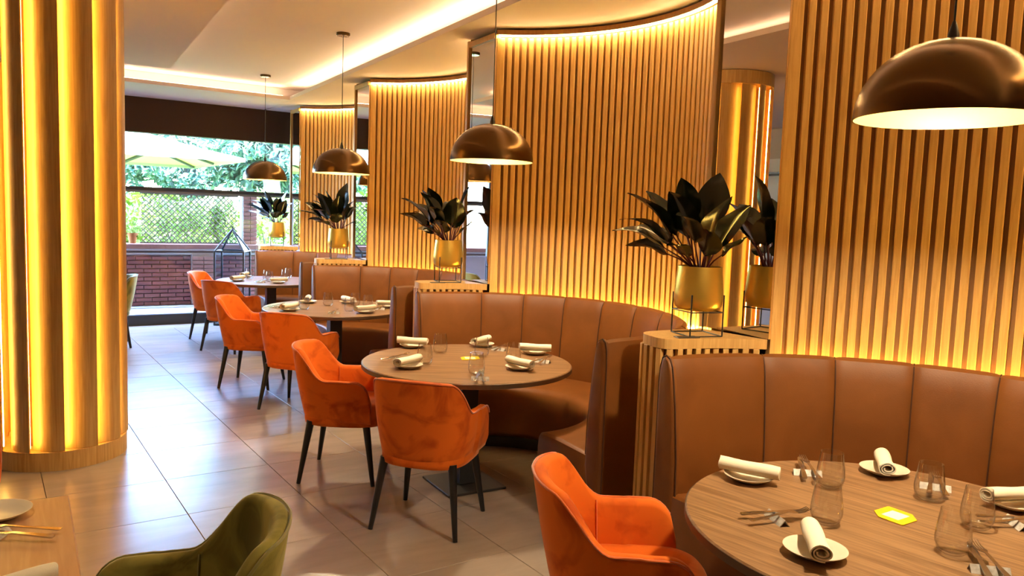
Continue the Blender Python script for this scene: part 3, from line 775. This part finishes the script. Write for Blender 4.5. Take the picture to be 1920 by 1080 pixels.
RST = MB().add([(-.048, -.016, 0), (-.048, .016, 0), (-.048, 0, .0195), (.048, -.016, 0), (.048, .016, 0), (.048, 0, .0195),
                (-.048, -.013, 0), (-.048, .013, 0), (-.048, 0, .016), (.048, -.013, 0), (.048, .013, 0), (.048, 0, .016)],
               [(0, 2, 5, 3), (2, 1, 4, 5), (6, 9, 11, 8), (8, 11, 10, 7), (0, 6, 8, 2), (2, 8, 7, 1), (3, 5, 11, 9), (5, 4, 10, 11), (0, 3, 9, 6), (1, 7, 10, 4)]).mesh('cutlery_rest', 'rest', 0)
TN = ['fourth table from the window', 'third table from the window', 'second table from the window', 'table nearest the window', 'square table']
def ware(name, me, x, y, z, rz, label, cat, group, rx=0):
    o = inst(name, me, None, (x, y, z), (rx, 0, rz)); return tag(o, label, cat, group)
def setting(t, x, y, ang, where, plate=True, k=0):
    if plate: ware('side_plate', PLT, x, y, TZ, 0, 'cream plate under a napkin, %s, %s' % (TN[t], where), 'plate', 'side plates')
    ware('rolled_napkin', NAP[k % 3], x, y, TZ+.0205, R(ang), 'rolled cream napkin, %s, %s' % (TN[t], where), 'napkin', 'rolled napkins')
def glass(t, x, y, where): ware('stemless_glass', GLS, x, y, TZ, 0, 'clear stemless glass, %s, %s' % (TN[t], where), 'glass', 'stemless glasses')
def cutlery(t, x, y, ang, where, fork=True, knife=True, slide=0):
    "rest across, fork and knife propped on it; ang = heading of the handles' far ends (tines) in degrees"
    ware('cutlery_rest', RST, x, y, TZ, R(ang), 'grey cutlery rest, %s, %s' % (TN[t], where), 'cutlery rest', 'cutlery rests')
    d = Vector((math.cos(R(ang)), math.sin(R(ang)))); n_ = Vector((-d.y, d.x))
    for me, nm, side, dev, use in ((FRK, 'fork', .015, 7, fork), (KNF, 'table_knife', -.015, -5, knife)):
        if use:
            p = Vector((x, y))+d*side*0+Vector((d.x, d.y))*0
            q = Vector((x, y))+d*side
            ware(nm, me, q.x+n_.x*slide, q.y+n_.y*slide, TZ+.0200, R(ang+dev), 'steel %s on a rest, %s, %s' % (nm.replace('table_', ''), TN[t], where), nm.replace('table_', ''), 'steel cutlery', R(4))
# table 4 from the window (front of the picture)
setting(0, 2.045, 1.845, 28, 'by the end of the bench', k=0)
setting(0, 2.565, 1.690, -50, 'at the back between two glasses', k=1)
setting(0, 1.745, 1.330, -43, 'at the front edge', k=2)
setting(0, 2.650, 1.290, -110, 'at the frame edge', k=0)
glass(0, 2.252, 1.677, 'behind the other glass of its pair'); glass(0, 1.965, 1.468, 'between the card and the front cutlery')
glass(0, 2.459, 1.456, 'behind the yellow card'); glass(0, 2.359, 1.245, 'near the napkin at the frame edge'); glass(0, 2.11, 1.171, 'beside the upright fork tines')
cutlery(0, 1.842, 1.545, -110+0, 'beside the front plate')
cutlery(0, 2.283, 1.795, -40, 'behind the rear glass', slide=.02)
cutlery(0, 2.575, 1.505, -55, 'behind the glass at the back')
cutlery(0, 2.49, 1.20, -125, 'at the frame edge')
cutlery(0, 2.075, 1.052, -42, 'at the bottom frame edge', slide=.03)
def card(t, x, y, a, lab):
    o = thing('table_card', lab, 'card', (x, y, TZ), R(a), 'yellow table cards')
    MB().prism(rounded([(-.057, -.057), (.057, -.057), (.057, .057), (-.057, .057)], [.004, .036, .004, .036], 1), 0, .0025).build('card', 'yellow', o, 0)
    MB().box(-.032, .032, -.028, .028, .0025, .0028).build('print', 'white_print', o, 0)
card(0, 2.214, 1.410, 3, 'yellow card with a white panel on the fourth table from the window')
card(1, 2.165, 4.20, -20, 'yellow card with a white panel on the third table from the window')
# table 3 from the window
setting(1, 1.985, 4.68, 49, 'at the corner toward the divider', k=1); setting(1, 1.70, 4.06, 31-90, 'toward the aisle', k=0)
setting(1, 2.44, 4.57, 34-90, 'at the back against the bench', k=2); setting(1, 2.63, 4.20, -37-90, 'at the bench side', k=0); setting(1, 2.28, 3.80, -78-90, 'at the front bench side', k=1)
for p, wh in (((2.071, 4.435), 'alone at the back'), ((1.831, 4.129), 'beside the aisle napkin'), ((2.261, 4.232), 'before the rear napkin'), ((1.976, 3.753), 'at the front beside the empty rest'), ((2.343, 3.982), 'between two napkins on the bench side')): glass(1, p[0], p[1], wh)
cutlery(1, 1.725, 4.30, 25-90, 'at the aisle side'); cutlery(1, 1.93, 3.62, -30, 'at the front edge'); cutlery(1, 2.47, 4.39, -60, 'at the back'); cutlery(1, 2.52, 3.93, 30-90, 'at the bench side')
# table 2 from the window
for q, (x, y, a_, wh) in enumerate(((1.70, 6.70, -50, 'at the aisle side'), (2.0, 7.22, -20, 'at the far edge'), (2.35, 7.10, 10, 'at the back by the bench'), (2.27, 6.40, -70, 'at the front edge'), (2.60, 6.72, -100, 'at the bench side'))): setting(2, x, y, a_, wh, k=q)
for p, wh in (((1.836, 6.749), 'at the aisle side'), ((2.113, 6.963), 'alone in the middle'), ((2.167, 6.515), 'at the front'), ((2.348, 6.90), 'at the back'), ((2.40, 6.70), 'at the bench side')): glass(2, p[0], p[1], wh)
cutlery(2, 2.0, 6.41, -30, 'at the front edge'); cutlery(2, 2.47, 6.58, -40, 'at the bench side'); cutlery(2, 1.63, 6.92, -60, 'at the aisle side')
# table nearest the window
for q, (x, y, a_, wh) in enumerate(((1.80, 9.50, -50, 'at the aisle side'), (1.98, 10.0, -30, 'at the window side'), (2.20, 9.18, -80, 'at the front edge'))): setting(3, x, y, a_, wh, k=q)
for p, wh in (((1.995, 9.80), 'at the window side'), ((2.155, 9.594), 'in the middle'), ((2.139, 9.383), 'at the front'), ((2.383, 9.64), 'toward the bench'), ((2.48, 9.87), 'at the bench corner')): glass(3, p[0], p[1], wh)
cutlery(3, 2.02, 9.28, -40, 'at the front edge')
# square table
ware('side_plate', PLT, -.16, 2.505, TZ, 0, 'empty cream plate at the frame edge on the square table', 'plate', 'side plates')
cutlery(4, -.155, 2.345, 65+0, 'beside the empty plate', slide=-.05)
ware('rolled_napkin', NAP[1], -.12, 1.985, TZ, R(-75), 'rolled cream napkin lying on the square table by the bottom edge', 'napkin', 'rolled napkins')

# ------------------------------------------------------------------ bar shelf on the far side of the room, seen in the mirror
bs = thing('bar_shelf', 'pale bar shelf glimpsed in the mirror beside the reflected column', 'shelf', (-3.28, 6.9, 0))
MB().box(-.19, -.17, -1.8, 1.8, 0, 2.6).build('back_panel', 'shelf_back', bs, 0)
for k in range(6): MB().rbox(-.17, .16, -1.8, 1.8, .1+k*.45, .13+k*.45, .003).build('shelf', 'frame_black', bs, 0)
for y in (-1.8, -.6, .6, 1.78): MB().box(-.17, .15, y, y+.02, 0, 2.6).build('upright', 'frame_black', bs, 0)
BOT = MB().lathe([(.035, 0), (.037, .01), (.037, .17), (.03, .2), (.013, .23), (.012, .29), (.014, .3)], 16).mesh('bottle', 'bottle_glass', 60)
for k in range(5):
    for j in range(6):
        o = inst('bottle', BOT, None, (-3.27, 5.6+j*.28+.05*(k % 2), .1305+k*.45)); tag(o, 'dark bottle on the %s of the bar shelf reflected in the mirror' % ['lowest board', 'second board', 'middle board', 'fourth board', 'top board'][k], 'bottle', 'bottles on the bar shelf')
